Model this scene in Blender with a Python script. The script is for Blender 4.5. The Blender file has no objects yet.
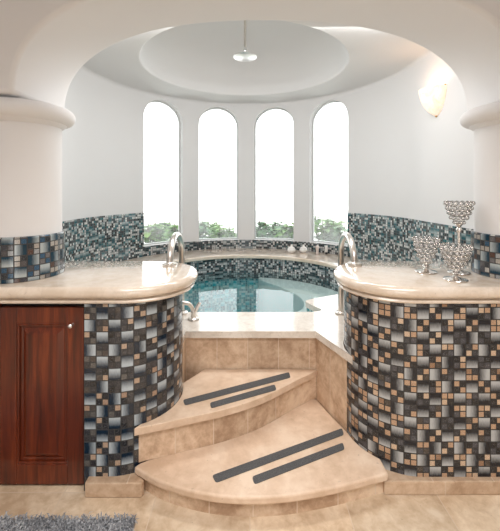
import bpy, bmesh, math, random
from mathutils import Vector, Matrix
PI = math.pi
random.seed(7)
sc = bpy.context.scene
COL = sc.collection

# ------------------------------------------------------------------ node helpers
class NT:
    def __init__(self, name):
        self.m = bpy.data.materials.new(name); self.m.use_nodes = True
        self.t = self.m.node_tree; self.t.nodes.clear()
        self.out = self.t.nodes.new('ShaderNodeOutputMaterial')
    def n(self, kind, **kw):
        x = self.t.nodes.new(kind)
        for k, v in kw.items(): setattr(x, k, v)
        return x
    def put(self, sock, v):
        if hasattr(v, 'is_output'): self.t.links.new(v, sock)
        else: sock.default_value = v
    def mth(self, op, a, b=None, c=None):
        x = self.n('ShaderNodeMath', operation=op)
        self.put(x.inputs[0], a)
        if b is not None: self.put(x.inputs[1], b)
        if c is not None: self.put(x.inputs[2], c)
        return x.outputs[0]
    def mixc(self, f, a, b, blend='MIX'):
        x = self.n('ShaderNodeMix', data_type='RGBA', blend_type=blend)
        self.put(x.inputs[0], f); self.put(x.inputs[6], a); self.put(x.inputs[7], b)
        return x.outputs[2]
    def mixf(self, f, a, b):
        x = self.n('ShaderNodeMix', data_type='FLOAT')
        self.put(x.inputs[0], f); self.put(x.inputs[2], a); self.put(x.inputs[3], b)
        return x.outputs[0]
    def sep(self, v):
        x = self.n('ShaderNodeSeparateXYZ'); self.put(x.inputs[0], v); return x.outputs
    def comb(self, a, b, c=0.0):
        x = self.n('ShaderNodeCombineXYZ')
        self.put(x.inputs[0], a); self.put(x.inputs[1], b); self.put(x.inputs[2], c); return x.outputs[0]
    def uv(self): return self.n('ShaderNodeTexCoord').outputs['UV']
    def objc(self): return self.n('ShaderNodeTexCoord').outputs['Object']
    def noise(self, vec, scale, detail=4, rough=.55, dist=0.):
        x = self.n('ShaderNodeTexNoise'); self.put(x.inputs['Vector'], vec)
        x.inputs['Scale'].default_value = scale; x.inputs['Detail'].default_value = detail
        x.inputs['Roughness'].default_value = rough; x.inputs['Distortion'].default_value = dist
        return x.outputs[0]
    def white(self, vec):
        x = self.n('ShaderNodeTexWhiteNoise', noise_dimensions='3D'); self.put(x.inputs['Vector'], vec)
        return x.outputs
    def ramp(self, f, stops, mode='LINEAR'):
        x = self.n('ShaderNodeValToRGB'); self.put(x.inputs[0], f)
        r = x.color_ramp; r.interpolation = mode
        r.elements[0].position = stops[0][0]; r.elements[0].color = (*stops[0][1], 1)
        r.elements[1].position = stops[-1][0]; r.elements[1].color = (*stops[-1][1], 1)
        for p, c in stops[1:-1]:
            e = r.elements.new(p); e.color = (*c, 1)
        return x.outputs[0]
    def bump(self, h, strength=.3, dist=.01):
        x = self.n('ShaderNodeBump'); self.put(x.inputs['Height'], h)
        x.inputs['Strength'].default_value = strength; x.inputs['Distance'].default_value = dist
        return x.outputs[0]
    def bsdf(self, color, rough=.5, metal=0., normal=None, spec=.5, coat=0., **kw):
        p = self.n('ShaderNodeBsdfPrincipled')
        self.put(p.inputs['Base Color'], color if hasattr(color, 'is_output') else (*color, 1))
        self.put(p.inputs['Roughness'], rough); self.put(p.inputs['Metallic'], metal)
        p.inputs['Specular IOR Level'].default_value = spec
        p.inputs['Coat Weight'].default_value = coat
        if coat: p.inputs['Coat Roughness'].default_value = .06
        if normal is not None: self.put(p.inputs['Normal'], normal)
        return p
    def done(self, sh):
        self.t.links.new(sh.outputs[0] if hasattr(sh, 'outputs') else sh, self.out.inputs[0]); return self.m

def plain(name, color, rough=.5, metal=0., spec=.5, coat=0.):
    t = NT(name); return t.done(t.bsdf(color, rough, metal, None, spec, coat))

def plaster(name, color):
    t = NT(name); v = t.objc()
    a = t.noise(v, 1.6, 3); b = t.noise(v, 26, 4)
    c = t.mixc(a, (*[x * .965 for x in color], 1), (*color, 1))
    return t.done(t.bsdf(c, .75, 0, t.bump(b, .08, .004), .25))

def mosaic(name, pitch, dark, light, small, grout, big_chance=None, seed=0., diag=True, rough=.14):
    """checker of gradient glass squares and 2x2 groups of small squares, UV in metres"""
    t = NT(name)
    s = t.sep(t.uv())
    u = t.mth('DIVIDE', s[0], pitch); v = t.mth('DIVIDE', s[1], pitch)
    cx = t.mth('FLOOR', u); cy = t.mth('FLOOR', v)
    fx = t.mth('FRACT', u); fy = t.mth('FRACT', v)
    cell = t.comb(cx, cy, seed)
    w = t.white(cell); rs = t.sep(w[1]); r0 = w[0]
    if big_chance is None:
        big = t.mth('FLOORED_MODULO', t.mth('ADD', cx, cy), 2.0)
    else:
        big = t.mth('LESS_THAN', r0, big_chance)
    # big tile gradient
    hor = t.mth('GREATER_THAN', rs[0], .62)
    g = t.mixf(hor, fy, fx)
    fl = t.mth('GREATER_THAN', rs[1], .5)
    g = t.mixf(fl, g, t.mth('SUBTRACT', 1.0, g))
    st = t.noise(t.comb(t.mth('MULTIPLY', u, 18.), t.mth('MULTIPLY', v, 2.5)), 1.0, 2)
    g = t.mth('ADD', g, t.mth('MULTIPLY', t.mth('SUBTRACT', st, .5), .35))
    g = t.mth('ADD', g, t.mth('MULTIPLY', t.mth('SUBTRACT', rs[2], .5), .35))
    bigc = t.ramp(g, [(0.24, dark), (.58, tuple(.5 * a + .5 * b for a, b in zip(dark, light))), (.9, light)])
    # small tiles
    fx2 = t.mth('MULTIPLY', fx, 2.0); fy2 = t.mth('MULTIPLY', fy, 2.0)
    sx = t.mth('FLOOR', fx2); sy = t.mth('FLOOR', fy2)
    qx = t.mth('FRACT', fx2); qy = t.mth('FRACT', fy2)
    w2 = t.white(t.comb(t.mth('ADD', t.mth('MULTIPLY', cx, 2.), sx), t.mth('ADD', t.mth('MULTIPLY', cy, 2.), sy), seed + 3.7))
    r2 = w2[0]
    if diag:
        d = t.mth('FLOORED_MODULO', t.mth('ADD', t.mth('ADD', sx, sy), t.mth('GREATER_THAN', rs[2], .5)), 2.0)
        r2 = t.mth('ADD', t.mth('MULTIPLY', d, .5), t.mth('MULTIPLY', r2, .62))
        r2 = t.mth('MINIMUM', r2, .999)
    smc = t.ramp(r2, small, 'CONSTANT')
    gl = t.noise(t.comb(t.mth('MULTIPLY', u, 16.), t.mth('MULTIPLY', v, 16.)), 1.0, 3)
    smc = t.mixc(.5, smc, t.ramp(gl, [(.38, (.2, .2, .2)), (.6, (1.15, 1.15, 1.15))]), 'MULTIPLY')
    flake = t.noise(t.comb(t.mth('MULTIPLY', u, 13.), t.mth('MULTIPLY', v, 13.), 4.), 1.0, 2, .7, 1.)
    smc = t.mixc(t.mth('MULTIPLY', t.mth('GREATER_THAN', flake, .6), .22), smc, (.42, .42, .44, 1))
    col = t.mixc(big, smc, bigc)
    def edge(a, b, wd):
        m = t.mth('MINIMUM', t.mth('MINIMUM', a, t.mth('SUBTRACT', 1.0, a)), t.mth('MINIMUM', b, t.mth('SUBTRACT', 1.0, b)))
        return t.mth('LESS_THAN', m, wd)
    e = t.mixf(big, edge(qx, qy, .09), edge(fx, fy, .045))
    col = t.mixc(e, col, (*grout, 1))
    rg = t.mixf(e, rough, .7)
    h = t.mth('ADD', t.mth('SUBTRACT', 1.0, e), t.mth('MULTIPLY', gl, .25))
    return t.done(t.bsdf(col, rg, 0, t.bump(h, .35, .003), .6))

def stone(name, c1, c2, c3, rough=.45, joint=None, off=.5, jcol=(.36, .26, .18), scale=1.0, spec=.4, veins=0., coat=0., diagonal=0.):
    t = NT(name)
    o = t.objc()
    a = t.noise(o, 3.2 * scale, 5, .6, .6); b = t.noise(o, 16 * scale, 5, .65, .3)
    f = t.mth('ADD', t.mth('MULTIPLY', a, .6), t.mth('MULTIPLY', b, .4))
    col = t.ramp(f, [(.39, c1), (.5, c2), (.60, c3)])
    if veins:
        v = t.noise(o, 4.5, 6, .6, 2.2)
        vm = t.mth('LESS_THAN', t.mth('ABSOLUTE', t.mth('SUBTRACT', v, .5)), .012)
        col = t.mixc(t.mth('MULTIPLY', vm, veins), col, (*[x * .62 for x in c1], 1))
    pit = t.noise(o, 60 * scale, 3, .7)
    pm = t.mth('GREATER_THAN', pit, .68)
    col = t.mixc(t.mth('MULTIPLY', pm, .35), col, (*[x * .5 for x in c1], 1))
    nrm = None
    if joint:
        u = t.sep(t.uv())
        ua = t.mth('DIVIDE', u[0], joint[0]); va = t.mth('DIVIDE', t.mth('ADD', u[1], joint[2] if len(joint) > 2 else 0.), joint[1])
        row = t.mth('FLOOR', va)
        ua = t.mth('ADD', ua, t.mth('MULTIPLY', row, off))
        idw = t.white(t.comb(t.mth('FLOOR', ua), row, 1.7))
        col = t.mixc(1., col, t.ramp(idw[0], [(0., (.88, .865, .85)), (1., (1.08, 1.07, 1.06))]), 'MULTIPLY')
        fu = t.mth('FRACT', ua); fv = t.mth('FRACT', va)
        du = t.mth('MULTIPLY', t.mth('MINIMUM', fu, t.mth('SUBTRACT', 1., fu)), joint[0])
        dv = t.mth('MULTIPLY', t.mth('MINIMUM', fv, t.mth('SUBTRACT', 1., fv)), joint[1])
        e = t.mth('LESS_THAN', t.mth('MINIMUM', du, dv), .0024)
        col = t.mixc(t.mth('MULTIPLY', e, .7), col, (*jcol, 1))
        nrm = t.bump(t.mth('SUBTRACT', 1., e), .4, .003)
    return t.done(t.bsdf(col, t.mth('ADD', rough, t.mth('MULTIPLY', b, .12)), 0, nrm, spec, coat))

def wood(name):
    t = NT(name); s = t.sep(t.objc())
    v = t.comb(t.mth('MULTIPLY', s[0], 22.), t.mth('MULTIPLY', s[1], 22.), t.mth('MULTIPLY', s[2], 1.4))
    a = t.noise(v, 1.3, 5, .6, .6); b = t.noise(v, 7., 3, .6)
    f = t.mth('ADD', t.mth('MULTIPLY', a, .75), t.mth('MULTIPLY', b, .25))
    c = t.ramp(f, [(.3, (.035, .008, .004)), (.52, (.115, .019, .006)), (.72, (.24, .046, .012))])
    return t.done(t.bsdf(c, .3, 0, t.bump(f, .08, .002), .45, .25))

M = {}
M['plaster'] = plaster('white_plaster', (.76, .745, .74))
M['plaster_cool'] = plaster('pale_plaster', (.735, .735, .735))
M['tile'] = mosaic('glass_mosaic', .061, (.003, .006, .013), (.42, .43, .43),
                   [(0, (.035, .036, .042)), (.17, (.016, .017, .02)), (.33, (.07, .055, .045)), (.40, (.012, .013, .016)), (.5, (.50, .32, .2)), (.78, (.62, .45, .31)), (.93, (.33, .19, .11)), (.965, (.07, .07, .08))],
                   (.016, .014, .013), seed=1.)
M['tile_left'] = mosaic('glass_mosaic_slate', .061, (.002, .014, .032), (.42, .47, .50),
                   [(0, (.035, .036, .042)), (.17, (.016, .017, .02)), (.33, (.08, .065, .055)), (.40, (.012, .013, .016)), (.5, (.045, .042, .045)), (.66, (.03, .03, .035)), (.74, (.48, .34, .24)), (.9, (.38, .25, .17)), (.96, (.12, .11, .1))],
                   (.022, .021, .02), seed=2.)
M['tile_column'] = mosaic('glass_mosaic_blue', .058, (.006, .035, .06), (.40, .44, .44),
                   [(0, (.16, .15, .15)), (.18, (.06, .06, .07)), (.3, (.35, .36, .36)), (.42, (.03, .035, .04)), (.5, (.42, .38, .33)), (.68, (.10, .05, .035)), (.74, (.10, .09, .09)), (.86, (.5, .47, .42)), (.97, (.03, .09, .16))],
                   (.025, .023, .022), seed=4.)
M['tile_wall'] = mosaic('glass_mosaic_teal', .048, (.012, .085, .105), (.36, .43, .43),
                   [(0, (.012, .05, .06)), (.25, (.55, .57, .56)), (.42, (.018, .02, .024)), (.58, (.25, .36, .37)), (.66, (.74, .76, .74)), (.84, (.06, .09, .1)), (.92, (.02, .16, .18))],
                   (.10, .11, .11), big_chance=.2, seed=6., diag=False, rough=.1)
M['tile_grey'] = mosaic('glass_mosaic_pearl', .05, (.010, .035, .045), (.52, .54, .54),
                   [(0, (.02, .05, .06)), (.22, (.6, .61, .6)), (.45, (.025, .035, .04)), (.56, (.3, .36, .37)), (.7, (.72, .72, .7)), (.82, (.09, .09, .1)), (.92, (.05, .14, .16))],
                   (.08, .08, .08), big_chance=.3, seed=11., diag=False, rough=.1)
M['tile_pool'] = mosaic('glass_mosaic_pool', .05, (.04, .46, .52), (.5, .84, .86),
                   [(0, (.06, .36, .42)), (.22, (.6, .82, .82)), (.4, (.03, .2, .25)), (.55, (.2, .58, .62)), (.7, (.7, .86, .85)), (.82, (.1, .4, .45)), (.92, (.03, .46, .54))],
                   (.3, .5, .52), big_chance=.28, seed=8., diag=False, rough=.12)
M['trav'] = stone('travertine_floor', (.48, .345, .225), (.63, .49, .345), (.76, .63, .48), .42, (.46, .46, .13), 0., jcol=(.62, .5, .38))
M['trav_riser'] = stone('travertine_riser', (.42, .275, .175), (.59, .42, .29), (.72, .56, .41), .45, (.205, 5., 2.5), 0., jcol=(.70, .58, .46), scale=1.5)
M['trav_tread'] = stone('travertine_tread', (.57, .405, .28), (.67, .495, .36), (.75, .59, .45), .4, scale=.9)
M['trav_trim'] = stone('travertine_trim', (.38, .25, .155), (.50, .35, .235), (.6, .45, .32), .45, (.30, 5., 2.5), 0., jcol=(.62, .5, .38), scale=1.4)
M['marble'] = stone('cream_marble', (.66, .54, .425), (.73, .615, .50), (.79, .685, .58), .08, scale=1.2, spec=.7, veins=.12, coat=1.)
M['marble_deck'] = stone('pale_marble', (.66, .58, .50), (.75, .68, .60), (.82, .76, .69), .12, scale=1.0, spec=.6, veins=.25, coat=.4)
M['marble_bench'] = stone('white_marble', (.80, .82, .80), (.86, .88, .86), (.90, .92, .90), .3, scale=1.0)
M['wood'] = wood('mahogany')
M['gap_shade'] = plain('painted_gap_shade', (.012, .006, .004), .6)  # shade of the gap round the door, put into the body colour
M['steel'] = plain('brushed_steel', (.74, .69, .64), .28, 1.)
M['chrome'] = plain('chrome', (.86, .86, .86), .08, 1.)
M['head_metal'] = plain('satin_chrome', (.88, .88, .88), .32, 1.)
M['silver'] = plain('polished_silver', (.80, .77, .74), .12, 1.)
M['brass'] = plain('brass', (.55, .33, .12), .3, 1.)
M['ceramic'] = plain('white_ceramic', (.82, .80, .77), .2)
M['bottle_white'] = plain('white_plastic', (.78, .76, .73), .35)
M['bottle_pink'] = plain('pale_plastic', (.72, .62, .58), .35)
M['black_cap'] = plain('black_plastic', (.015, .015, .015), .3)
M['frame_white'] = plain('white_frame', (.84, .88, .87), .4)

def _grip():
    t = NT('grip_strip'); n = t.noise(t.objc(), 400, 2)
    c = t.ramp(n, [(.35, (.055, .055, .056)), (.65, (.12, .12, .12))])
    return t.done(t.bsdf(c, .8, 0, t.bump(n, .5, .002), .3))
M['grip'] = _grip()

def _crystal():
    t = NT('crystal')
    fr = t.n('ShaderNodeFresnel'); fr.inputs['IOR'].default_value = 1.7
    gl = t.n('ShaderNodeBsdfGlossy'); gl.inputs['Roughness'].default_value = .03; gl.inputs['Color'].default_value = (.98, .97, .96, 1)
    rf = t.n('ShaderNodeBsdfRefraction'); rf.inputs['IOR'].default_value = 1.55; rf.inputs['Roughness'].default_value = .0
    rf.inputs['Color'].default_value = (.98, .97, .96, 1)
    tr = t.n('ShaderNodeBsdfTransparent')
    m0 = t.n('ShaderNodeMixShader'); m0.inputs[0].default_value = .5
    t.t.links.new(rf.outputs[0], m0.inputs[1]); t.t.links.new(tr.outputs[0], m0.inputs[2])
    m = t.n('ShaderNodeMixShader'); t.put(m.inputs[0], t.mth('ADD', fr.outputs[0], .08))
    t.t.links.new(m0.outputs[0], m.inputs[1]); t.t.links.new(gl.outputs[0], m.inputs[2])
    return t.done(m)
M['crystal'] = _crystal()

def _glass():
    # misted pane: clear higher up, condensation towards the sill and in soft patches
    t = NT('misted_glass')
    s = t.sep(t.objc())
    n = t.noise(t.objc(), 3.5, 3, .5)
    z = t.mth('SUBTRACT', s[2], .83)
    f = t.mth('SUBTRACT', .16, t.mth('MULTIPLY', z, .2))
    f = t.mth('ADD', f, t.mth('MULTIPLY', t.mth('SUBTRACT', n, .5), .5))
    f = t.mth('MINIMUM', t.mth('MAXIMUM', f, .04), .4)
    tr = t.n('ShaderNodeBsdfTransparent'); tr.inputs[0].default_value = (.96, .98, .97, 1)
    tl = t.n('ShaderNodeBsdfTranslucent'); tl.inputs[0].default_value = (.92, .95, .94, 1)
    m = t.n('ShaderNodeMixShader'); t.put(m.inputs[0], f)
    t.t.links.new(tr.outputs[0], m.inputs[1]); t.t.links.new(tl.outputs[0], m.inputs[2])
    fr = t.n('ShaderNodeFresnel'); fr.inputs['IOR'].default_value = 1.3
    gl = t.n('ShaderNodeBsdfGlossy'); gl.inputs['Roughness'].default_value = .05
    m2 = t.n('ShaderNodeMixShader'); t.t.links.new(fr.outputs[0], m2.inputs[0])
    t.t.links.new(m.outputs[0], m2.inputs[1]); t.t.links.new(gl.outputs[0], m2.inputs[2])
    return t.done(m2)
M['glass'] = _glass()

def _water():
    t = NT('water')
    b = t.bump(t.noise(t.objc(), 5., 2), .06, .02)
    fr = t.n('ShaderNodeFresnel'); fr.inputs['IOR'].default_value = 1.42; t.put(fr.inputs['Normal'], b)
    gl = t.n('ShaderNodeBsdfGlossy'); gl.inputs['Roughness'].default_value = .015; t.put(gl.inputs['Normal'], b)
    tr = t.n('ShaderNodeBsdfTransparent'); tr.inputs[0].default_value = (.87, .985, .99, 1)
    m = t.n('ShaderNodeMixShader'); t.put(m.inputs[0], fr.outputs[0])
    t.t.links.new(tr.outputs[0], m.inputs[1]); t.t.links.new(gl.outputs[0], m.inputs[2])
    return t.done(m)
M['water'] = _water()

def _alabaster():
    t = NT('lit_alabaster')
    n = t.noise(t.objc(), 14, 4, .6, .8)
    c = t.ramp(n, [(.3, (.85, .62, .46)), (.7, (.95, .86, .76))])
    p = t.bsdf(c, .35)
    t.put(p.inputs['Emission Color'], t.ramp(n, [(.3, (1., .62, .40)), (.65, (1., .80, .64))]))
    p.inputs['Emission Strength'].default_value = SHADE_E = .55
    return t.done(p)
M['alabaster'] = _alabaster()

def _leaf(name, c1, c2):
    t = NT(name); n = t.noise(t.objc(), 6, 3)
    c = t.ramp(n, [(.35, c1), (.65, c2)])
    p = t.bsdf(c, .4)
    tl = t.n('ShaderNodeBsdfTranslucent'); t.put(tl.inputs[0], c)
    m = t.n('ShaderNodeMixShader'); m.inputs[0].default_value = .4
    t.t.links.new(p.outputs[0], m.inputs[1]); t.t.links.new(tl.outputs[0], m.inputs[2])
    return t.done(m)
M['leaf'] = _leaf('leaf_green', (.08, .20, .045), (.20, .34, .09))
M['leaf_dark'] = _leaf('leaf_deep_green', (.05, .13, .06), (.13, .26, .11))
M['stem'] = plain('stem_brown', (.12, .09, .04), .7)

def _lawn():
    t = NT('pale_paving'); n = t.noise(t.objc(), 9, 4)
    return t.done(t.bsdf(t.ramp(n, [(.3, (.72, .70, .66)), (.7, (.80, .79, .76))]), .9))
M['lawn'] = _lawn()

def _rug():
    t = NT('grey_wool')
    i = t.n('ShaderNodeTexCoord')
    n = t.noise(i.outputs['Object'], 90, 3, .7); k = t.noise(i.outputs['Object'], 9, 2)
    f = t.mth('ADD', t.mth('MULTIPLY', n, .7), t.mth('MULTIPLY', k, .3))
    return t.done(t.bsdf(t.ramp(f, [(.36, (.13, .135, .145)), (.5, (.29, .295, .31)), (.63, (.55, .56, .57))]), .9, spec=.15))
M['rug'] = _rug()

# ------------------------------------------------------------------ mesh helpers
def props(o, label=None, cat=None, group=None, kind=None):
    if label: o['label'] = label
    if cat: o['category'] = cat
    if group: o['group'] = group
    if kind: o['kind'] = kind
    return o

def link(name, me, mat, parent=None, smooth=40, bevel=0., seg=3):
    o = bpy.data.objects.new(name, me); COL.objects.link(o)
    if mat: me.materials.append(mat)
    if parent is not None:
        o.parent = parent
        o.matrix_parent_inverse = Matrix.Translation(-Vector(parent.location))
    if smooth:
        for p in me.polygons: p.use_smooth = True
        if smooth < 180: me.set_sharp_from_angle(angle=math.radians(smooth))
    if bevel:
        b = o.modifiers.new('bevel', 'BEVEL'); b.width = bevel; b.segments = seg
        b.limit_method = 'ANGLE'; b.angle_limit = math.radians(40)
    return o

def thing(name, label, cat, loc=(0, 0, 0), group=None):
    o = bpy.data.objects.new(name, None); COL.objects.link(o); o.location = loc
    o.empty_display_size = .1
    return props(o, label, cat, group)

def mesh(verts, faces, uvs=None):
    """uvs: per-loop list in face order, or None"""
    me = bpy.data.meshes.new('m'); me.from_pydata(verts, [], faces)
    if uvs is not None:
        l = me.uv_layers.new(name='UVMap')
        for i, c in enumerate(uvs): l.data[i].uv = c
    me.validate(); me.update()
    return me

class MB:
    """collects faces with per-corner UVs, builds ONE mesh"""
    def __init__(self): self.v = []; self.f = []; self.u = []
    def add(self, vs, fs, us=None):
        b = len(self.v); self.v += [tuple(x) for x in vs]
        for i, f in enumerate(fs):
            self.f.append([b + k for k in f])
            self.u += (us[i] if us else [(vs[k][0], vs[k][1]) for k in f])
    def grid(self, rows, us=None, closed=False, flip=False):
        """rows: list of rings of points, us: same-shaped list of uvs"""
        n = len(rows[0]); fs = []; uu = []
        m = n if closed else n - 1
        for j in range(len(rows) - 1):
            for i in range(m):
                k = (i + 1) % n
                q = [(j, i), (j, k), (j + 1, k), (j + 1, i)]
                if flip: q = q[::-1]
                fs.append([a * n + b for a, b in q])
                if us: uu.append([us[a][b] for a, b in q])
                else: uu.append([(rows[a][b][0], rows[a][b][1]) for a, b in q])
        self.add([p for r in rows for p in r], fs, uu)
    def box(self, x0, x1, y0, y1, z0, z1):
        v = [(x, y, z) for z in (z0, z1) for y in (y0, y1) for x in (x0, x1)]
        fs = [(0, 2, 3, 1), (4, 5, 7, 6), (0, 1, 5, 4), (2, 6, 7, 3), (0, 4, 6, 2), (1, 3, 7, 5)]
        us = []
        for f in fs:
            p = [v[k] for k in f]
            if len({q[2] for q in p}) == 1: us.append([(q[0], q[1]) for q in p])
            elif len({q[1] for q in p}) == 1: us.append([(q[0], q[2]) for q in p])
            else: us.append([(q[1], q[2]) for q in p])
        self.add(v, fs, us)
    def prism(self, outline, z0, z1, caps=True):
        """outline counter-clockwise seen from above; sides UV = (arc, z)"""
        n = len(outline); s = [0.]
        for i in range(n):
            a = outline[i]; b = outline[(i + 1) % n]; s.append(s[-1] + math.hypot(b[0] - a[0], b[1] - a[1]))
        v = [(x, y, z0) for x, y in outline] + [(x, y, z1) for x, y in outline]
        fs = []; us = []
        for i in range(n):
            k = (i + 1) % n
            fs.append((i, k, n + k, n + i)); us.append([(s[i], z0), (s[i + 1], z0), (s[i + 1], z1), (s[i], z1)])
        if caps:
            fs.append(tuple(range(n - 1, -1, -1))); us.append([outline[i] for i in range(n - 1, -1, -1)])
            fs.append(tuple(range(n, 2 * n))); us.append([p for p in outline])
        self.add(v, fs, us)
    def tube(self, pts, r, seg=14, caps=True, radii=None):
        pts = [Vector(p) for p in pts]; rows = []
        up = Vector((0, 0, 1)); prev = None
        for i, p in enumerate(pts):
            a = pts[max(0, i - 1)]; b = pts[min(len(pts) - 1, i + 1)]
            d = (b - a).normalized()
            if prev is None:
                x = d.cross(up)
                if x.length < .05: x = d.cross(Vector((0, 1, 0)))
            else: x = prev - d * prev.dot(d)
            x.normalize(); y = d.cross(x); prev = x
            rr = radii[i] if radii else r
            rows.append([tuple(p + (x * math.cos(2 * PI * k / seg) + y * math.sin(2 * PI * k / seg)) * rr) for k in range(seg)])
        self.grid(rows, closed=True, flip=True)
        if caps:
            self.add(rows[0], [list(range(seg))]); self.add(rows[-1], [list(range(seg - 1, -1, -1))])
    def lathe(self, prof, c=(0, 0), seg=48, a0=0., a1=2 * PI):
        """prof: (r, z) from bottom to top"""
        full = abs(a1 - a0 - 2 * PI) < 1e-6
        m = seg if full else seg + 1
        rows = []; us = []; z_ = 0
        for (r, z) in prof:
            rows.append([(c[0] + r * math.cos(a0 + (a1 - a0) * k / seg), c[1] + r * math.sin(a0 + (a1 - a0) * k / seg), z) for k in range(m)])
            us.append([(max(p[0] for p in prof) * (a1 - a0) * k / seg, z) for k in range(m)])
        self.grid(rows, us, closed=full)
    def sphere(self, c, r, seg=8, rings=6, sz=1.):
        rows = []
        for j in range(rings + 1):
            a = -PI / 2 + PI * j / rings
            rr = max(r * math.cos(a), r * .02)
            rows.append([(c[0] + rr * math.cos(2 * PI * k / seg), c[1] + rr * math.sin(2 * PI * k / seg), c[2] + r * math.sin(a) * sz) for k in range(seg)])
        self.grid(rows, closed=True)
    def build(self, name, mat, parent=None, smooth=40, bevel=0., seg=3):
        return link(name, mesh(self.v, self.f, self.u), mat, parent, smooth, bevel, seg)

def weld(o, d=1e-4):
    bm = bmesh.new(); bm.from_mesh(o.data); bmesh.ops.remove_doubles(bm, verts=bm.verts, dist=d)
    bmesh.ops.recalc_face_normals(bm, faces=bm.faces); bm.to_mesh(o.data); bm.free()
    return o

# ------------------------------------------------------------------ camera frame: (0,0,1.5) looking along +y
CAM_H = 1.5; F = 345.; HZ = 190.
def at(px, py, z):
    """point of the photograph on the level z"""
    y = (CAM_H - z) * F / (py - HZ); return ((px - 250.) * y / F, y)
cam = bpy.data.cameras.new('camera'); co = bpy.data.objects.new('camera', cam); COL.objects.link(co)
co.location = (0, 0, CAM_H); co.rotation_euler = (PI / 2, 0, 0)
cam.sensor_fit = 'HORIZONTAL'; cam.sensor_width = 36; cam.lens = F / 500 * 36
cam.shift_y = -(265.5 - HZ) / 500; cam.clip_start = .05; cam.clip_end = 200
sc.camera = co

# ------------------------------------------------------------------ layout numbers
RC = (-.05, 3.1); RR = 1.55          # round bath room
CEIL = 2.665; CC = (-.05, 3.3); CR = .95
YF, YB = 1.72, 2.22                  # arch wall
TOP = 1.02; DECK = .57; LEDGE = .72; WATER = .515
LC = (-.70, 2.02); RCN = (.86, 2.02); PR = .30   # rounded pier ends
SPR = 1.985; YW = 2.36

def wall_pts(y_from=YB, rad=RR, n=180, y_right=None):
    """plan of the round wall from the left front, round the back, to the right front; (x, y, s)"""
    out = []
    left = []
    N = 26
    for i in range(N):
        y = y_from + (RC[1] - y_from) * i / N
        left.append((RC[0] - rad * math.sqrt(1 - ((RC[1] - y) / 2.6) ** 2), y))
    back = [(RC[0] - rad * math.cos(PI * i / n), RC[1] + rad * math.sin(PI * i / n)) for i in range(n + 1)]
    yr = y_right or y_from
    right = []
    for i in range(1, N + 1):
        y = RC[1] - (RC[1] - yr) * i / N
        right.append((RC[0] + rad * math.sqrt(1 - ((RC[1] - y) / 2.6) ** 2), y))
    return left + back + right

# ------------------------------------------------------------------ floor, outside ground, front room shell
b = MB(); b.box(-3.2, 3.4, -3.0, 4.9, -.1, 0.)
props(b.build('floor', M['trav'], smooth=0), kind='structure')
b = MB(); b.box(-14, 14, 4.9, 26, -.15, -.03); b.box(-14, -3.2, -3, 4.9, -.15, -.03); b.box(3.4, 14, -3, 4.9, -.15, -.03)
props(b.build('ground', M['lawn'], smooth=0), kind='structure')
b = MB(); b.box(-3.2, -3.0, -3.0, YF, 0, 3.1)
props(b.build('wall_left', M['plaster'], smooth=0), kind='structure')
b = MB(); b.box(3.2, 3.4, -3.0, YF, 0, 3.1)
props(b.build('wall_right', M['plaster'], smooth=0), kind='structure')
b = MB(); b.box(-3.2, -.8, -3.2, -3.0, 0, 3.1); b.box(.8, 3.4, -3.2, -3.0, 0, 3.1); b.box(-.8, .8, -3.2, -3.0, 2.2, 3.1)
props(b.build('wall_rear', M['plaster'], smooth=0), kind='structure')
b = MB(); b.box(-3.2, 3.4, -3.2, YB, 3.1, 3.2)
props(b.build('ceiling', M['plaster'], smooth=0), kind='structure')

# ------------------------------------------------------------------ arch wall
AX, AW, AHT = .10, 1.285, .645; AN = 2.4
ZA = 2.585
arch = []
NA = 72
for i in range(NA + 1):
    t = PI - PI * i / NA
    c, s = math.cos(t), math.sin(t)
    x = AX + AW * math.copysign(abs(c) ** (2 / AN), c); z = SPR + (ZA - SPR) * abs(s) ** (2 / AN)
    arch.append((x, z))
prof = [(-3.0, 0), (-1.56, 0), (-1.56, SPR)] + arch + [(1.80, SPR), (1.80, 0), (3.2, 0), (3.2, 3.1), (-3.0, 3.1)]
n = len(prof)
b = MB()
vs = [(x, YF, z) for x, z in prof] + [(x, YB, z) for x, z in prof]
b.add(vs, [[i, n + i, n + (i + 1) % n, (i + 1) % n] for i in range(n)] + [list(range(n)), list(range(2 * n - 1, n - 1, -1))])
o = b.build('wall_arch', M['plaster'], smooth=30, bevel=.022, seg=4); weld(o, 1e-5)
props(o, kind='structure')

# ------------------------------------------------------------------ round wall with four arched openings
WA = [math.radians(a) for a in (-41.4, -13.8, 13.8, 41.4)]    # angle from straight back
WH = math.radians(9.75)                                        # half opening
SILL = .83; WTOP = 2.615
plan = wall_pts()
# refine plan angles around openings: rebuild with exact opening edges
angs = set()
for i in range(361): angs.add(round(-90 + i * .5, 4))
for a in WA:
    for q in range(-16, 17):
        angs.add(round(math.degrees(a + WH * math.sin(q / 16 * PI / 2)), 4))
angs = sorted(angs)
def near_x(y, s):
    d = (RC[1] - y) / (RC[1] - YW)
    return RC[0] + s * RR + (.03 * d * d if s > 0 else .03 * d * d)
ny = [YW + (RC[1] - YW) * i / 20 for i in range(20)]
left = [(-1.7, 2.2), (-1.7, YW)] + [(near_x(y, -1), y) for y in ny]
right = [(near_x(y, 1), y) for y in ny[::-1]] + [(1.86, YW), (1.86, 2.2)]
def back_pt(deg, rad): return (RC[0] + rad * math.sin(math.radians(deg)), RC[1] + rad * math.cos(math.radians(deg)))
def win_of(deg):
    for i, a in enumerate(WA):
        if abs(math.radians(deg) - a) < WH + 1e-5: return i
    return None
def arch_top(deg, i, inset=0.):
    r = WH * RR - inset; d = (math.radians(deg) - WA[i]) * RR
    return WTOP - inset - r + math.sqrt(max(0., r * r - d * d))
REV = .135
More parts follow.
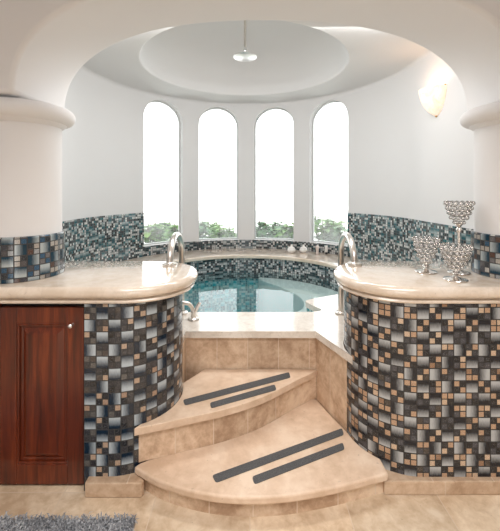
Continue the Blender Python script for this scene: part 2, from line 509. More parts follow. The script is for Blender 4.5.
path = [(x, y, None) for x, y in left] + [(*back_pt(a, RR), a) for a in angs] + [(x, y, None) for x, y in right]
def arc_s(pts):
    s = [0.]
    for i in range(1, len(pts)): s.append(s[-1] + math.hypot(pts[i][0] - pts[i - 1][0], pts[i][1] - pts[i - 1][1]))
    return s
S = arc_s(path)
FIL = .035
b = MB()
zt = CEIL - FIL
for i in range(len(path) - 1):
    p, q = path[i], path[i + 1]
    def strip(z0p, z0q, z1p, z1q):
        b.add([(p[0], p[1], z0p), (q[0], q[1], z0q), (q[0], q[1], z1q), (p[0], p[1], z1p)], [(3, 2, 1, 0)])
    mid = (p[2] + q[2]) / 2 if p[2] is not None and q[2] is not None else None
    w = win_of(mid) if mid is not None else None
    if w is None: strip(0, 0, zt, zt)
    else:
        strip(0, 0, SILL, SILL); tp, tq = arch_top(p[2], w), arch_top(q[2], w)
        strip(tp, tq, zt, zt)
        # reveal: sill and arch
        P2, Q2 = back_pt(p[2], RR + REV), back_pt(q[2], RR + REV)
        b.add([(p[0], p[1], SILL), (q[0], q[1], SILL), (*Q2, SILL), (*P2, SILL)], [(0, 1, 2, 3)])
        b.add([(p[0], p[1], tp), (q[0], q[1], tq), (*Q2, tq), (*P2, tp)], [(3, 2, 1, 0)])
for a in WA:
    for sgn in (-1, 1):
        d = math.degrees(a + sgn * WH); w = WA.index(a)
        p, P2 = back_pt(d, RR), back_pt(d, RR + REV)
        zt_ = arch_top(d, w)
        f = [(p[0], p[1], SILL), (*P2, SILL), (*P2, zt_), (p[0], p[1], zt_)]
        b.add(f, [(0, 1, 2, 3) if sgn > 0 else (3, 2, 1, 0)])
# cove between wall and ceiling
rows = []
for k in range(7):
    t = PI / 2 * k / 6
    off = FIL * (1 - math.cos(t)); z = zt + FIL * math.sin(t)
    row = []
    for j, p in enumerate(path):
        a_ = path[max(0, j - 1)]; c_ = path[min(len(path) - 1, j + 1)]
        d = Vector((c_[0] - a_[0], c_[1] - a_[1])).normalized()
        row.append((p[0] + d.y * off, p[1] - d.x * off, z))
    rows.append(row)
b.grid(rows, flip=True)
# outer skin so that daylight only comes through the openings
for i in range(len(path) - 1):
    p, q = path[i], path[i + 1]
    if p[2] is None or q[2] is None: continue
    P2, Q2 = back_pt(p[2], RR + REV), back_pt(q[2], RR + REV)
    w = win_of((p[2] + q[2]) / 2)
    def st(z0p, z0q, z1p, z1q): b.add([(*P2, z0p), (*Q2, z0q), (*Q2, z1q), (*P2, z1p)], [(0, 1, 2, 3)])
    if w is None: st(-.05, -.05, 2.7, 2.7)
    else: st(-.05, -.05, SILL, SILL); st(arch_top(p[2], w), arch_top(q[2], w), 2.7, 2.7)
o = b.build('wall_back', M['plaster_cool'], smooth=0); weld(o, 1e-5)
bm = bmesh.new(); bm.from_mesh(o.data); bm.to_mesh(o.data); bm.free()
for p in o.data.polygons: p.use_smooth = True
o.data.set_sharp_from_angle(angle=math.radians(35))
props(o, kind='structure')
top_row = rows[-1]

# round ceiling with a recessed dome
bm = bmesh.new()
outer = [bm.verts.new((x, y, CEIL)) for x, y, z in top_row[3:-3:2]]
outer += [bm.verts.new((1.86, YW, CEIL)), bm.verts.new((1.86, 2.2, CEIL)), bm.verts.new((-1.7, 2.2, CEIL)), bm.verts.new((-1.7, YW, CEIL))]
NC = 120
inner = [bm.verts.new((CC[0] + (CR + .02) * math.cos(2 * PI * k / NC), CC[1] + (CR + .02) * math.sin(2 * PI * k / NC), CEIL)) for k in range(NC)]
ed = [bm.edges.new((outer[i], outer[(i + 1) % len(outer)])) for i in range(len(outer))]
ed += [bm.edges.new((inner[i], inner[(i + 1) % NC])) for i in range(NC)]
bmesh.ops.triangle_fill(bm, edges=ed, use_beauty=True)
profd = [(CR + .02, CEIL)]
for k in range(1, 6):
    t = PI / 2 * k / 5; profd.append((CR + .02 - .02 * math.sin(t), CEIL + .02 * (1 - math.cos(t))))
HD = .46
profd.append((CR - .001, CEIL + .06))
for k in range(1, 19):
    t = PI / 2 * k / 18
    profd.append((max(.012, CR * math.cos(t) ** .75), CEIL + .06 + HD * math.sin(t) ** 1.0))
prev = inner
for (r, z) in profd[1:]:
    cur = [bm.verts.new((CC[0] + r * math.cos(2 * PI * k / NC), CC[1] + r * math.sin(2 * PI * k / NC), z)) for k in range(NC)]
    for k in range(NC): bm.faces.new((prev[k], prev[(k + 1) % NC], cur[(k + 1) % NC], cur[k]))
    prev = cur
bm.faces.new(prev)
bmesh.ops.recalc_face_normals(bm, faces=bm.faces)
me = bpy.data.meshes.new('m'); bm.to_mesh(me); bm.free()
DOME_TOP = profd[-1][1]
props(link('ceiling_dome', me, M['plaster_cool'], smooth=45), kind='structure')

# windows: frame mesh with a pane child
for i, a in enumerate(WA):
    def loop(inset, rad):
        pts = []
        h = WH - inset / RR
        K = 28
        pts.append((math.degrees(a - h), SILL + inset)); 
        for k in range(K + 1):
            d = math.degrees(a + h * math.sin(-PI / 2 + PI * k / K)); pts.append((d, arch_top(d, i, inset)))
        pts.append((math.degrees(a + h), SILL + inset))
        for k in range(1, 10): pts.append((math.degrees(a + h - 2 * h * k / 10), SILL + inset))
        return [(*back_pt(d, rad), z) for d, z in pts]
    b = MB(); r0, r1 = RR + .10, RR + .122
    A, B, C_, D_ = loop(.0005, r0), loop(.014, r0), loop(.014, r1), loop(.0005, r1)
    b.grid([A, B, C_, D_, A], closed=True)
    fr = b.build('window_%d' % (i + 1), M['frame_white'], smooth=30); weld(fr)
    props(fr, kind='structure')
    rg = loop(.013, RR + .112)
    b = MB()
    K = 20; h = WH - .013 / RR; rows = []
    for k in range(K + 1):
        d = math.degrees(a - h + 2 * h * k / K)
        rows.append([(*back_pt(d, RR + .112), SILL + .013), (*back_pt(d, RR + .112), arch_top(d, i, .013))])
    b.grid(rows)
    b.build('pane', M['glass'], fr, smooth=180)

# mosaic bands on the round wall
def band(name, i0, i1, z0, z1, mat, proud=.008):
    b = MB(); f_, back_ = [], []
    pts = path[i0:i1 + 1]; ss = S[i0:i1 + 1]
    def off(j, o_):
        j += i0
        a_ = path[max(0, j - 1)]; c_ = path[min(len(path) - 1, j + 1)]
        d = Vector((c_[0] - a_[0], c_[1] - a_[1])).normalized()
        return (path[j][0] + d.y * o_, path[j][1] - d.x * o_)
    R = range(len(pts))
    ring = [(.0005, z0), (proud, z0), (proud, z1), (.0005, z1)]
    rows = [[(*off(j, o_), z) for j in R] for o_, z in ring]
    us = [[(ss[j], z + o_) for j in R] for o_, z in ring]
    b.grid(rows, us, flip=True)
    for j in (0, len(pts) - 1):
        q = [r[j] for r in rows]; u_ = [(us[k][j][0] + ring[k][0], ring[k][1]) for k in range(4)]
        b.add(q, [(0, 1, 2, 3)], [u_])
    o = b.build(name, mat, smooth=35); weld(o, 1e-6)
    return props(o, kind='structure')
def idx(deg): return min(range(len(path)), key=lambda j: 1e9 if path[j][2] is None else abs(path[j][2] - deg))
EDGE = 51.15
iL, iR = idx(-EDGE), idx(EDGE)
band('trim_1', 2, iL, .57, 1.232, M['tile_wall'])
band('trim_2', iL, iR, LEDGE - .02, SILL, M['tile_grey'])
band('trim_3', iR, len(path) - 3, .57, 1.232, M['tile_wall'])

# ------------------------------------------------------------------ columns
def column(cx, label):
    t = thing('column', label, 'column', (cx, 1.97, TOP + .001), 'columns under the arch')
    b = MB(); b.lathe([(.2, TOP + .235), (.2, 1.88)], (cx, 1.97), 64); b.build('shaft', M['plaster'], t, 60)
    b = MB(); b.lathe([(.2, TOP + .002), (.215, TOP + .002), (.215, TOP + .228), (.208, TOP + .236), (.199, TOP + .236)], (cx, 1.97), 64)
    b.build('tile_base', M['tile_column'], t, 40)
    pr = [(.198, 1.855), (.206, 1.86), (.222, 1.872)]
    for k in range(9):
        a = -PI / 2 + PI * k / 8; pr.append((.225 + .048 * math.cos(a), 1.924 + .046 * math.sin(a)))
    pr += [(.2, 1.974), (.2, 1.982), (.01, 1.982)]
    b = MB(); b.lathe(pr, (cx, 1.97), 64); b.build('capital', M['plaster'], t, 50)
column(-1.30, 'round white column on the left counter beside the mahogany cupboard, tiled foot')
column(1.515, 'round white column on the right counter behind the crystal holders, tiled foot')

# ------------------------------------------------------------------ tiled piers, countertops
def stadium(c, r, sgn, xend, n=40):
    """counter-clockwise outline of a bar with one round end; sgn=+1 round end to the right"""
    pts = []
    if sgn > 0:
        pts = [(xend, c[1] - r)] + [(c[0] + r * math.cos(-PI / 2 + PI * k / n), c[1] + r * math.sin(-PI / 2 + PI * k / n)) for k in range(n + 1)] + [(xend, c[1] + r)]
    else:
        pts = [(c[0] + r * math.cos(PI / 2 + PI * k / n), c[1] + r * math.sin(PI / 2 + PI * k / n)) for k in range(n + 1)] + [(xend, c[1] - r), (xend, c[1] + r)]
    return pts
def pier(c, sgn, xend, mat, label):
    b = MB(); b.prism(stadium(c, PR, sgn, xend), .0, .932)
    o = b.build('tiled_pier', mat, None, 40); o.data.transform(Matrix.Identity(4))
    props(o, label, 'counter', 'mosaic piers flanking the steps')
pier(LC, 1, -.828, M['tile_left'], 'slate blue mosaic pier with rounded end, right of the cupboard door')
pier(RCN, -1, 1.79, M['tile'], 'grey, black and beige mosaic pier with rounded end, right of the steps')
def countertop(c, sgn, xend, label):
    prof = [(.272, .9335), (.296, .9335), (.304, .937), (.307, .9445), (.303, .952), (.292, .956), (.289, .961)]
    for k in range(9):
        a = -PI / 2 + PI * k / 8; prof.append((.300 + .027 * math.cos(a), .9905 + .0295 * math.sin(a)))
    rings = [[(x, y, z) for x, y in stadium(c, r + .006, sgn, xend)] for r, z in prof]
    b = MB(); b.grid(rings, closed=True)
    b.add(rings[-1], [list(range(len(rings[-1])))]); b.add(rings[0], [list(range(len(rings[0]) - 1, -1, -1))])
    o = b.build('countertop', M['marble'], None, 40); weld(o, 1e-6)
    for p in o.data.polygons: p.use_smooth = True
    o.data.set_sharp_from_angle(angle=math.radians(40))
    props(o, label, 'countertop', 'cream marble countertops')
countertop((-.64, 2.02), 1, -1.555, 'cream marble countertop over the cupboard and the left mosaic pier')
countertop((.83, 2.02), -1, 1.79, 'cream marble countertop carrying the crystal candle holders')

# ------------------------------------------------------------------ cupboard
X0, X1 = -1.262, -.840; YD = 1.742
t = thing('cupboard', 'dark red mahogany cupboard with one panelled door under the left counter', 'cupboard', ((X0 + X1) / 2, 1.9, 0))
b = MB(); b.box(-1.555, -.829, 1.768, 2.29, .0, .9325); b.build('body', M['gap_shade'], t, 0, .002, 2)
b = MB(); b.box(-1.555, X0 - .006, 1.748, 1.767, .002, .928); b.build('face_stile', M['wood'], t, 0, .003, 2)
z0, z1 = .012, .908
b = MB(); sw = .082
b.box(X0, X0 + sw, YD, 1.7665, z0, z1); b.box(X1 - sw, X1, YD, 1.7665, z0, z1)
b.box(X0 + sw, X1 - sw, YD + .0002, 1.7663, z0, z0 + .1); b.box(X0 + sw, X1 - sw, YD + .0002, 1.7663, z1 - .085, z1)
door = b.build('door', M['wood'], t, 0, .0035, 3)
px0, px1, pz0, pz1 = X0 + sw, X1 - sw, z0 + .1, z1 - .085
rings = []
for ins, y in ((0, 1.7660), (0, YD + .014), (.022, YD + .014), (.026, YD + .016), (.05, YD + .003), (.056, YD + .002)):
    rings.append([(px0 + ins, y, pz0 + ins), (px1 - ins, y, pz0 + ins), (px1 - ins, y, pz1 - ins), (px0 + ins, y, pz1 - ins)])
b = MB(); b.grid(rings, closed=True); b.add(rings[-1], [[0, 1, 2, 3]])
o = b.build('panel', M['wood'], t, 0); weld(o, 1e-6)
b = MB()
for ins, w_ in ((0., .012),):
    for (xa, xb, za, zb) in ((px0, px1, pz0, pz0 + w_), (px0, px1, pz1 - w_, pz1), (px0, px0 + w_, pz0 + w_, pz1 - w_), (px1 - w_, px1, pz0 + w_, pz1 - w_)):
        b.box(xa, xb, YD + .003, YD + .0138, za, zb)
b.build('moulding', M['wood'], t, 0, .004, 3)
kx, kz = -.895, .822
b = MB(); b.lathe([(.001, 0), (.009, .0), (.009, .003), (.005, .006), (.0045, .014), (.010, .019), (.0125, .025), (.010, .031), (.001, .0335)], (0, 0), 24)
b.v = [(kx + x, YD - z, kz + y) for x, y, z in b.v]
kn = b.build('knob', M['chrome'], None, 60)
kn.parent = door
props(kn, 'small polished steel knob')

# ------------------------------------------------------------------ baseboards
b = MB(); b.prism([(-.806, 1.68), (-.53, 1.68), (-.52, 1.70), (-.56, 1.75), (-.62, 1.745), (-.806, 1.745)], 0, .072)
props(b.build('baseboard_left', M['trav_trim'], smooth=0, bevel=.006), kind='structure')
pts = [(.66, 1.694), (1.79, 1.694), (1.79, 1.745), (.80, 1.745), (.74, 1.755), (.70, 1.768), (.67, 1.785)]
b = MB(); b.prism(pts, 0, .07)
props(b.build('baseboard_right', M['trav_trim'], smooth=0, bevel=.006), kind='structure')

# ------------------------------------------------------------------ steps
def catmull(P, n=8):
    out = []
    Q = [P[0]] + list(P) + [P[-1]]
    for i in range(1, len(Q) - 2):
        p0, p1, p2, p3 = [Vector(q) for q in Q[i - 1:i + 3]]
        for k in range(n):
            t = k / n
            out.append(tuple(.5 * ((2 * p1) + (p2 - p0) * t + (2 * p0 - 5 * p1 + 4 * p2 - p3) * t * t + (3 * p1 - p0 - 3 * p2 + p3) * t ** 3)))
    out.append(tuple(Vector(P[-1]))); return out
def inset_curve(pts, d):
    """move an open left-to-right curve backwards (away from camera side) by d"""
    out = []
    for i, p in enumerate(pts):
        a_ = pts[max(0, i - 1)]; c_ = pts[min(len(pts) - 1, i + 1)]
        v = Vector((c_[0] - a_[0], c_[1] - a_[1])).normalized(); out.append((p[0] - v.y * d, p[1] + v.x * d))
    return out
def arc(c, r, a0, a1, n=10): return [(c[0] + r * math.cos(math.radians(a0 + (a1 - a0) * k / n)), c[1] + r * math.sin(math.radians(a0 + (a1 - a0) * k / n))) for k in range(n + 1)]
Z1, Z2 = .115, .31
c1 = catmull([at(134, 466.5, Z1), at(160, 481, Z1), at(200, 492.5, Z1), at(240, 497, Z1), at(285, 495.5, Z1), at(330, 488, Z1), at(360, 481, Z1), at(388.5, 473.5, Z1)])
c2 = catmull([at(134, 428.5, Z2), at(160, 423.5, Z2), at(185, 418, Z2), at(226, 409, Z2), at(264, 396.5, Z2), at(298, 379.5, Z2), at(311, 373.5, Z2), (.447, 2.288)])
back1 = arc(RCN, PR + .002, 232, 190, 10) + [(.50, 2.12), (.440, 2.292), (-.30, 2.292)] + arc(LC, PR + .002, 20, -62, 12)
def in_order(front, back): return list(front) + list(back)
GR = 'anti slip strips on the steps'
def strip_poly(p, z):
    """quad of image corners on the level z -> slightly raised rounded strip"""
    q = [Vector(at(*c, z)) for c in p]
    return [tuple(v) for v in q]
def strip(poly, z, parent):
    b = MB(); q = [Vector((x, y)) for x, y in poly]
    # rounded corners
    out = []
    n_ = len(q)
    for i in range(n_):
        a_, p, c_ = q[i - 1], q[i], q[(i + 1) % n_]
        u = (a_ - p); v = (c_ - p); r = .014
        u.normalize(); v.normalize()
        for k in range(5):
            s = k / 4; e = p + u * r * (1 - s) ** 2 + v * r * s ** 2
            out.append((e.x, e.y))
    area = sum(out[i][0] * out[(i + 1) % len(out)][1] - out[(i + 1) % len(out)][0] * out[i][1] for i in range(len(out)))
    if area < 0: out.reverse()
    b.prism(out, z + .0006, z + .004)
    props(b.build('grip_strip', M['grip'], parent, 0), 'dark grey anti slip strip')

t1 = thing('step', 'lowest beige travertine step with bowed front edge, rising from the floor', 'step', (.05, 1.85, 0))
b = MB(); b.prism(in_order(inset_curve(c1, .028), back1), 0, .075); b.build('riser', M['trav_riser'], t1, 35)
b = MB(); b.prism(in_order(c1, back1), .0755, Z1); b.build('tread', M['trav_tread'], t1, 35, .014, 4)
strip(strip_poly([(212, 476), (216, 483.2), (344, 435), (342, 428.8)], Z1), Z1, t1)
strip(strip_poly([(252, 477.3), (254.5, 484.7), (344.7, 449.6), (342.8, 443.2)], Z1), Z1, t1)
t2 = thing('step', 'upper curved travertine step just below the marble tub deck', 'step', (-.1, 2.1, Z1 + .001))
back2 = [(.440, 2.292), (-.30, 2.292)] + arc(LC, PR + .002, 20, -62, 12)
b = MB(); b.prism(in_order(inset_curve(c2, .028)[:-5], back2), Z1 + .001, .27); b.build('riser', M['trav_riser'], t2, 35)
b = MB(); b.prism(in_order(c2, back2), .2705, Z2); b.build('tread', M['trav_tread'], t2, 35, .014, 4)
strip(strip_poly([(183, 400.4), (185, 405.7), (290.5, 377.8), (289, 372.6)], Z2), Z2, t2)
strip(strip_poly([(210, 403.3), (211, 408.6), (276.5, 390.2), (274.6, 385)], Z2), Z2, t2)

# ------------------------------------------------------------------ round bathtub
TR = 1.08
def tpt(a): return (RC[0] + TR * math.cos(a), RC[1] + TR * math.sin(a))
yl, yr_ = 2.63, 3.22
aL = PI + math.asin((RC[1] - yl) / TR); aR = math.asin((yr_ - RC[1]) / TR)
arcp = [tpt(aR + (aL - aR) * k / 80) for k in range(81)]            # right -> back -> left
front_in = [(-.5, yl)] + [(.30, yl), (.47, yl + .006), (.53, yl + .02), (.555, yl + .045), (.553, yl + .07), (.50, 2.79), (.466, 2.865), (.463, 2.89), (.475, 2.912), (.55, 2.96), (.88, 3.13)]
opening = arcp + front_in                                            # counter-clockwise
tub = thing('bathtub', 'round sunken bathtub of mosaic and marble under the four arched windows', 'bathtub', (RC[0], RC[1], 0))
def ring_fill(outer, inner, z0, z1):
    """prism between an outer and an inner closed outline"""
    bm = bmesh.new(); uvl = bm.loops.layers.uv.new('UVMap')
    for z, flip in ((z1, False), (z0, True)):
        A = [bm.verts.new((x, y, z)) for x, y in outer]; B = [bm.verts.new((x, y, z)) for x, y in inner]
        e = [bm.edges.new((A[i], A[(i + 1) % len(A)])) for i in range(len(A))] + [bm.edges.new((B[i], B[(i + 1) % len(B)])) for i in range(len(B))]
        bmesh.ops.triangle_fill(bm, edges=e, use_beauty=True)
        if z == z1: tA, tB = A, B
        else: bA, bB = A, B
    for T, Bt in ((tA, bA), (tB, bB)):
        s = 0.
        for i in range(len(T)):
            k = (i + 1) % len(T); d = (T[k].co - T[i].co).length
            f = bm.faces.new((Bt[i], Bt[k], T[k], T[i]))
            for lp, c in zip(f.loops, ((s, z0), (s + d, z0), (s + d, z1), (s, z1))): lp[uvl].uv = c
            s += d
    bmesh.ops.recalc_face_normals(bm, faces=bm.faces)
    me = bpy.data.meshes.new('m'); bm.to_mesh(me); bm.free(); return me
pierR = arc(RCN, PR + .003, 198, 90, 14); pierL = arc(LC, PR + .003, 90, 25, 8)
def wallx(y, s): return RC[0] + s * (RR - .012)
wp = [(wallx(2.375 + (RC[1] - 2.375) * k / 10, 1), 2.375 + (RC[1] - 2.375) * k / 10) for k in range(11)]
wb = [(RC[0] + (RR - .01) * math.cos(PI * k / 60), RC[1] + (RR - .01) * math.sin(PI * k / 60)) for k in range(1, 60)]
wl = [(wallx(RC[1] + (2.375 - RC[1]) * k / 10, -1), RC[1] + (2.375 - RC[1]) * k / 10) for k in range(11)]
full = pierR[:-1] + [(.85, 2.375)] + wp + wb + wl + [(-.69, 2.375)] + pierL[1:]      # whole tub footprint, front edge left open
pa = pierR[0]
corner_x = .432
# riser and deck of the front part: footprint closed by the front edge
outer_deck = [(-.425, 2.272), (corner_x, 2.272), (pa[0], pa[1] - .004)] + full
outer_ris = [(-.425, 2.30), (corner_x + .006, 2.30), (pa[0] + .006, pa[1] + .03)] + full[3:]
def shrink(pts, d):
    cx, cy = RC; out = []
    for x, y in pts:
        v = Vector((x - cx, y - cy)); L = v.length; out.append((cx + v.x * (L + d) / L, cy + v.y * (L + d) / L))
    return out
op_deck = [(RC[0] + (x - RC[0]) * 1.06, RC[1] + (y - RC[1]) * 1.06) for x, y in arcp] + front_in
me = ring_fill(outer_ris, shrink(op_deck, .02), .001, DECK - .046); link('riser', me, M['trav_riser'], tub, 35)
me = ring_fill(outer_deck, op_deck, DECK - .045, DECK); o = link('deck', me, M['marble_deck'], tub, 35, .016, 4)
# basin: inner mosaic wall and bottom
b = MB(); n = len(opening); op = shrink(opening, .012); s = [0.]
for i in range(n): s.append(s[-1] + math.hypot(op[(i + 1) % n][0] - op[i][0], op[(i + 1) % n][1] - op[i][1]))
cl = op + [op[0]]
b.grid([[(x, y, .02) for x, y in cl], [(x, y, DECK - .047) for x, y in cl]], [[(q, .02) for q in s], [(q, DECK - .047) for q in s]], flip=True)
b.add([(x, y, .02) for x, y in op], [list(range(n))])
b.build('basin', M['tile_pool'], tub, 35)
# ledge: mosaic upstand and marble top round the back
def sector(r_in, a0, a1, y0l, y0r, ro=RR - .012, n=90):
    inn = [(RC[0] + r_in * math.cos(a0 + (a1 - a0) * k / n), RC[1] + r_in * math.sin(a0 + (a1 - a0) * k / n)) for k in range(n + 1)]
    out = []
    for k in range(9):
        y = y0r + (RC[1] - y0r) * k / 9 if y0r < RC[1] else None
        if y is not None: out.append((RC[0] + ro, y))
    for k in range(61):
        a = PI * k / 60
        p = (RC[0] + ro * math.cos(a), RC[1] + ro * math.sin(a))
        if a < PI / 2 and p[1] < y0r: continue
        out.append(p)
    for k in range(1, 10):
        y = RC[1] + (y0l - RC[1]) * k / 9; out.append((RC[0] - ro, y))
    return out + inn[::-1]
aR2 = math.asin((3.0 - RC[1]) / TR)
b = MB(); b.prism(sector(TR - .004, aR2, aL, yl + .02, 3.0), DECK + .0005 - .14, LEDGE - .0455); b.build('upstand', M['tile_grey'], tub, 35)
b = MB(); b.prism(sector(TR - .03, aR2, aL, yl, 2.99), LEDGE - .045, LEDGE); b.build('ledge', M['marble'], tub, 35, .016, 4)
# white marble bench under the water on the right
bc = catmull([(.10, 4.12), (.16, 3.98), (.34, 3.72), (.47, 3.45), (.50, 3.22), (.44, 3.02), (.25, 2.86), (-.02, 2.74), (-.3, 2.66)], 8)
ba = [tpt(aR + (math.radians(81) - aR) * k / 40) for k in range(41)]
bo = [(x * .985 + RC[0] * .015, RC[1] + (y - RC[1]) * .985) for x, y in ba] + bc + [(-.3, 2.645), (.44, 2.645), (.53, 2.68), (.45, 2.89), (.86, 3.14)]
b = MB(); b.prism(bo, .03, .45); b.build('bench', M['marble_bench'], tub, 35, .02, 3)
# water
b = MB(); b.add([(x, y, WATER) for x, y in shrink(opening, .008)], [list(range(n))])
props(b.build('water', M['water'], None, 0), 'clear turquoise water filling the round tub', 'water', kind='stuff')

# ------------------------------------------------------------------ handrails
def rail(x0, y0, x1, y1, label):
    t = thing('handrail', label, 'handrail', (x0, y0, TOP), 'bent steel handrails by the tub')
    pts = [(x0, y0, TOP + .004)]
    R = math.hypot(x1 - x0, y1 - y0) / 2; zt_ = 1.185 - min(R, .17)
    mx, my = (x0 + x1) / 2, (y0 + y1) / 2
    for k in range(1, 4): pts.append((x0, y0, TOP + (zt_ - TOP) * k / 4))
    for k in range(21):
        a = PI - PI * k / 20
        pts.append((mx + (x0 - mx) * -math.cos(a), my + (y0 - my) * -math.cos(a), zt_ + min(R, .17) * math.sin(a)))
    for k in range(1, 8): pts.append((x1, y1, zt_ + (DECK + .004 - zt_) * k / 7))
    b = MB(); b.tube(pts, .021, 20); b.build('rail_tube', M['steel'], t, 60)
    for (x, y, z) in ((x0, y0, TOP), (x1, y1, DECK)):
        b = MB(); b.lathe([(.001, z + .001), (.046, z + .001), (.047, z + .006), (.045, z + .011), (.025, z + .014), (.021, z + .02)], (x, y), 32)
        b.build('flange', M['steel'], t, 50)
rail(.67, 2.215, .685, 2.60, 'bent brushed steel handrail joining the right counter to the tub deck')
rail(-.516, 2.215, -.514, 2.60, 'bent brushed steel handrail rising from the left counter beside the tub')

# deck tap
tx, ty = -.405, 2.475
t = thing('tub_tap', 'short brushed steel tap with curved lever on the tub deck', 'tap', (tx, ty, DECK))
b = MB(); b.lathe([(.001, DECK + .001), (.04, DECK + .001), (.041, DECK + .008), (.036, DECK + .014), (.02, DECK + .02), (.018, DECK + .05), (.02, DECK + .062), (.016, DECK + .068), (.001, DECK + .069)], (tx, ty), 28); b.build('base', M['steel'], t, 50)
b = MB(); b.tube(catmull([(tx, ty, DECK + .045), (tx - .01, ty, DECK + .085), (tx - .035, ty - .005, DECK + .115), (tx - .075, ty - .01, DECK + .125), (tx - .11, ty - .01, DECK + .115)], 6), .014, 14); b.build('spout', M['steel'], t, 60)
b = MB(); b.tube(catmull([(tx, ty, DECK + .05), (tx + .018, ty, DECK + .07), (tx + .028, ty + .005, DECK + .095), (tx + .045, ty + .01, DECK + .12)], 6), .013, 14, radii=None); b.build('lever', M['steel'], t, 60)

# ------------------------------------------------------------------ things on the ledge
def jar(px, label):
    x, y = at(px, 252.6, LEDGE); r = .052; z = LEDGE + .001
    t = thing('lidded_jar', label, 'jar', (x, y, LEDGE), 'white lidded jars on the ledge')
    b = MB(); b.lathe([(.001, z), (r * .62, z), (r * .9, z + .012), (r, z + .03), (r * .92, z + .046), (r * .8, z + .052), (.001, z + .052)], (x, y), 28); b.build('body', M['ceramic'], t, 50)
    b = MB(); b.lathe([(r * .82, z + .053), (r * .84, z + .056), (r * .6, z + .068), (.016, z + .076), (.010, z + .082), (.015, z + .09), (.012, z + .098), (.001, z + .1)], (x, y), 28); b.build('lid', M['ceramic'], t, 50)
jar(291.5, 'white lidded jar on the ledge, farther from the small tubes')
jar(303.5, 'white lidded jar on the ledge, nearer the small tubes')
def bottle(px, mat, capm, label, inv):
    x, y = at(px, 254.2, LEDGE); z = LEDGE + .001; r = .017
    t = thing('toiletry_bottle', label, 'bottle', (x, y, LEDGE), 'small toiletries on the ledge')
    b = MB(); b.lathe([(.001, z), (r * .9, z), (r * .95, z + .022), (r * .9, z + .025), (.001, z + .025)], (x, y), 20); b.build('cap', capm, t, 50)
    b = MB(); b.lathe([(r * .6, z + .0252), (r * .9, z + .027), (r * 1.05, z + .05), (r * 1.2, z + .098), (r * 1.2, z + .1), (.001, z + .1)], (x, y), 20); b.build('body', mat, t, 50)
bottle(317.3, M['bottle_pink'], M['bottle_pink'], 'pale upright tube on the ledge beside the white jars', 0)
bottle(326.3, M['bottle_white'], M['black_cap'], 'white tube standing on its black cap on the ledge', 1)

# ------------------------------------------------------------------ crystal candle holders
def crystal(px, py, zb0, zb1, r_top, r_bot, label):
    x, y = at(px, py, TOP); z = TOP + .001
    t = thing('crystal_candle_holder', label, 'candle holder', (x, y, TOP), 'crystal candle holders on the right counter')
    rb = .058
    b = MB(); b.lathe([(.001, z), (rb, z), (rb + .002, z + .003), (rb, z + .006), (rb * .55, z + .011), (.014, z + .018), (.011, z + .022)], (x, y), 36); b.build('foot', M['silver'], t, 45)
    h = zb0 - z
    pr = [(.011, z + .02)]
    if h > .1:
        pr += [(.008, z + .03), (.0075, z + h - .05), (.014, z + h - .045), (.017, z + h - .035), (.013, z + h - .025), (.009, z + h - .02), (.016, z + h - .008), (.022, z + h)]
    else:
        pr += [(.009, z + .026), (.017, z + h * .55), (.020, z + h * .62), (.016, z + h * .72), (.010, z + h * .8), (.022, z + h)]
    pr.append((.001, z + h + .002))
    b = MB(); b.lathe(pr, (x, y), 24); b.build('stem', M['silver'], t, 60)
    rows_ = 5; bow = MB(); wire = MB()
    for j in range(rows_):
        f = j / (rows_ - 1)
        r = r_bot + (r_top - r_bot) * (f ** .75); zz = zb0 + .008 + (zb1 - zb0 - .016) * f
        nb = 8 + 2 * j; rad = min(PI * r / nb * .98, (zb1 - zb0) / rows_ * .62)
        for k in range(nb):
            a = 2 * PI * (k + .5 * (j % 2)) / nb
            bow.sphere((x + r * math.cos(a), y + r * math.sin(a), zz), rad, 8, 6)
        ring = [(x + r * math.cos(2 * PI * k / 32), y + r * math.sin(2 * PI * k / 32), zz - rad * .95) for k in range(33)]
        wire.tube(ring, .0016, 6, False)
    bow.build('bead_bowl', M['crystal'], t, 180)
    wire.build('wire_frame', M['silver'], t, 60)
    b = MB(); b.lathe([(.001, zb0 + .003), (r_bot * .9, zb0 + .003), (r_bot * .95, zb0 + .006), (.001, zb0 + .008)], (x, y), 20); b.build('candle_cup', M['silver'], t, 50)
crystal(426, 272, TOP + .058, TOP + .20, .067, .028, 'low crystal bead candle holder on the counter, nearest the tub')
crystal(455.5, 280, TOP + .062, TOP + .185, .072, .030, 'low crystal bead candle holder in front of the tall one')
crystal(459, 273, TOP + .285, TOP + .412, .069, .026, 'tall crystal bead candle holder on a long silver stem, behind the low ones')

# ------------------------------------------------------------------ wall sconce
sx, sy = 1.502, 2.775
nrm = Vector((-1, -.02)).normalized()
t = thing('wall_sconce', 'lit half bowl alabaster wall sconce high on the right wall', 'sconce', (sx, sy, 2.09))
a0 = math.atan2(nrm.y, nrm.x) - PI / 2
prs = [(.004, 2.125), (.03, 2.135), (.072, 2.165), (.108, 2.21), (.135, 2.265), (.15, 2.32), (.155, 2.352)]
inn_ = [(r - .008 if r > .02 else .001, z + .006) for r, z in prs[::-1]]
inn_[0] = (.147, 2.352)
prs = [(r * .86, 2.31 - (2.352 - z) * .94) for r, z in prs]; inn_ = [(r * .86, 2.31 - (2.352 - z) * .94) for r, z in inn_]
b = MB(); b.lathe(prs + inn_, (sx, sy), 32, a0, a0 + PI); o = b.build('shade', M['alabaster'], t, 60)
b = MB(); h_ = [(sx, sy + r, z) for r, z in prs] + [(sx, sy - r, z) for r, z in prs[::-1]]
b.add(h_ + [(sx + .006, y, z) for x, y, z in h_], [list(range(len(h_))), list(range(2 * len(h_) - 1, len(h_) - 1, -1))] + [[i, len(h_) + i, len(h_) + (i + 1) % len(h_), (i + 1) % len(h_)] for i in range(len(h_))])
weld(b.build('backplate', M['alabaster'], t, 0))
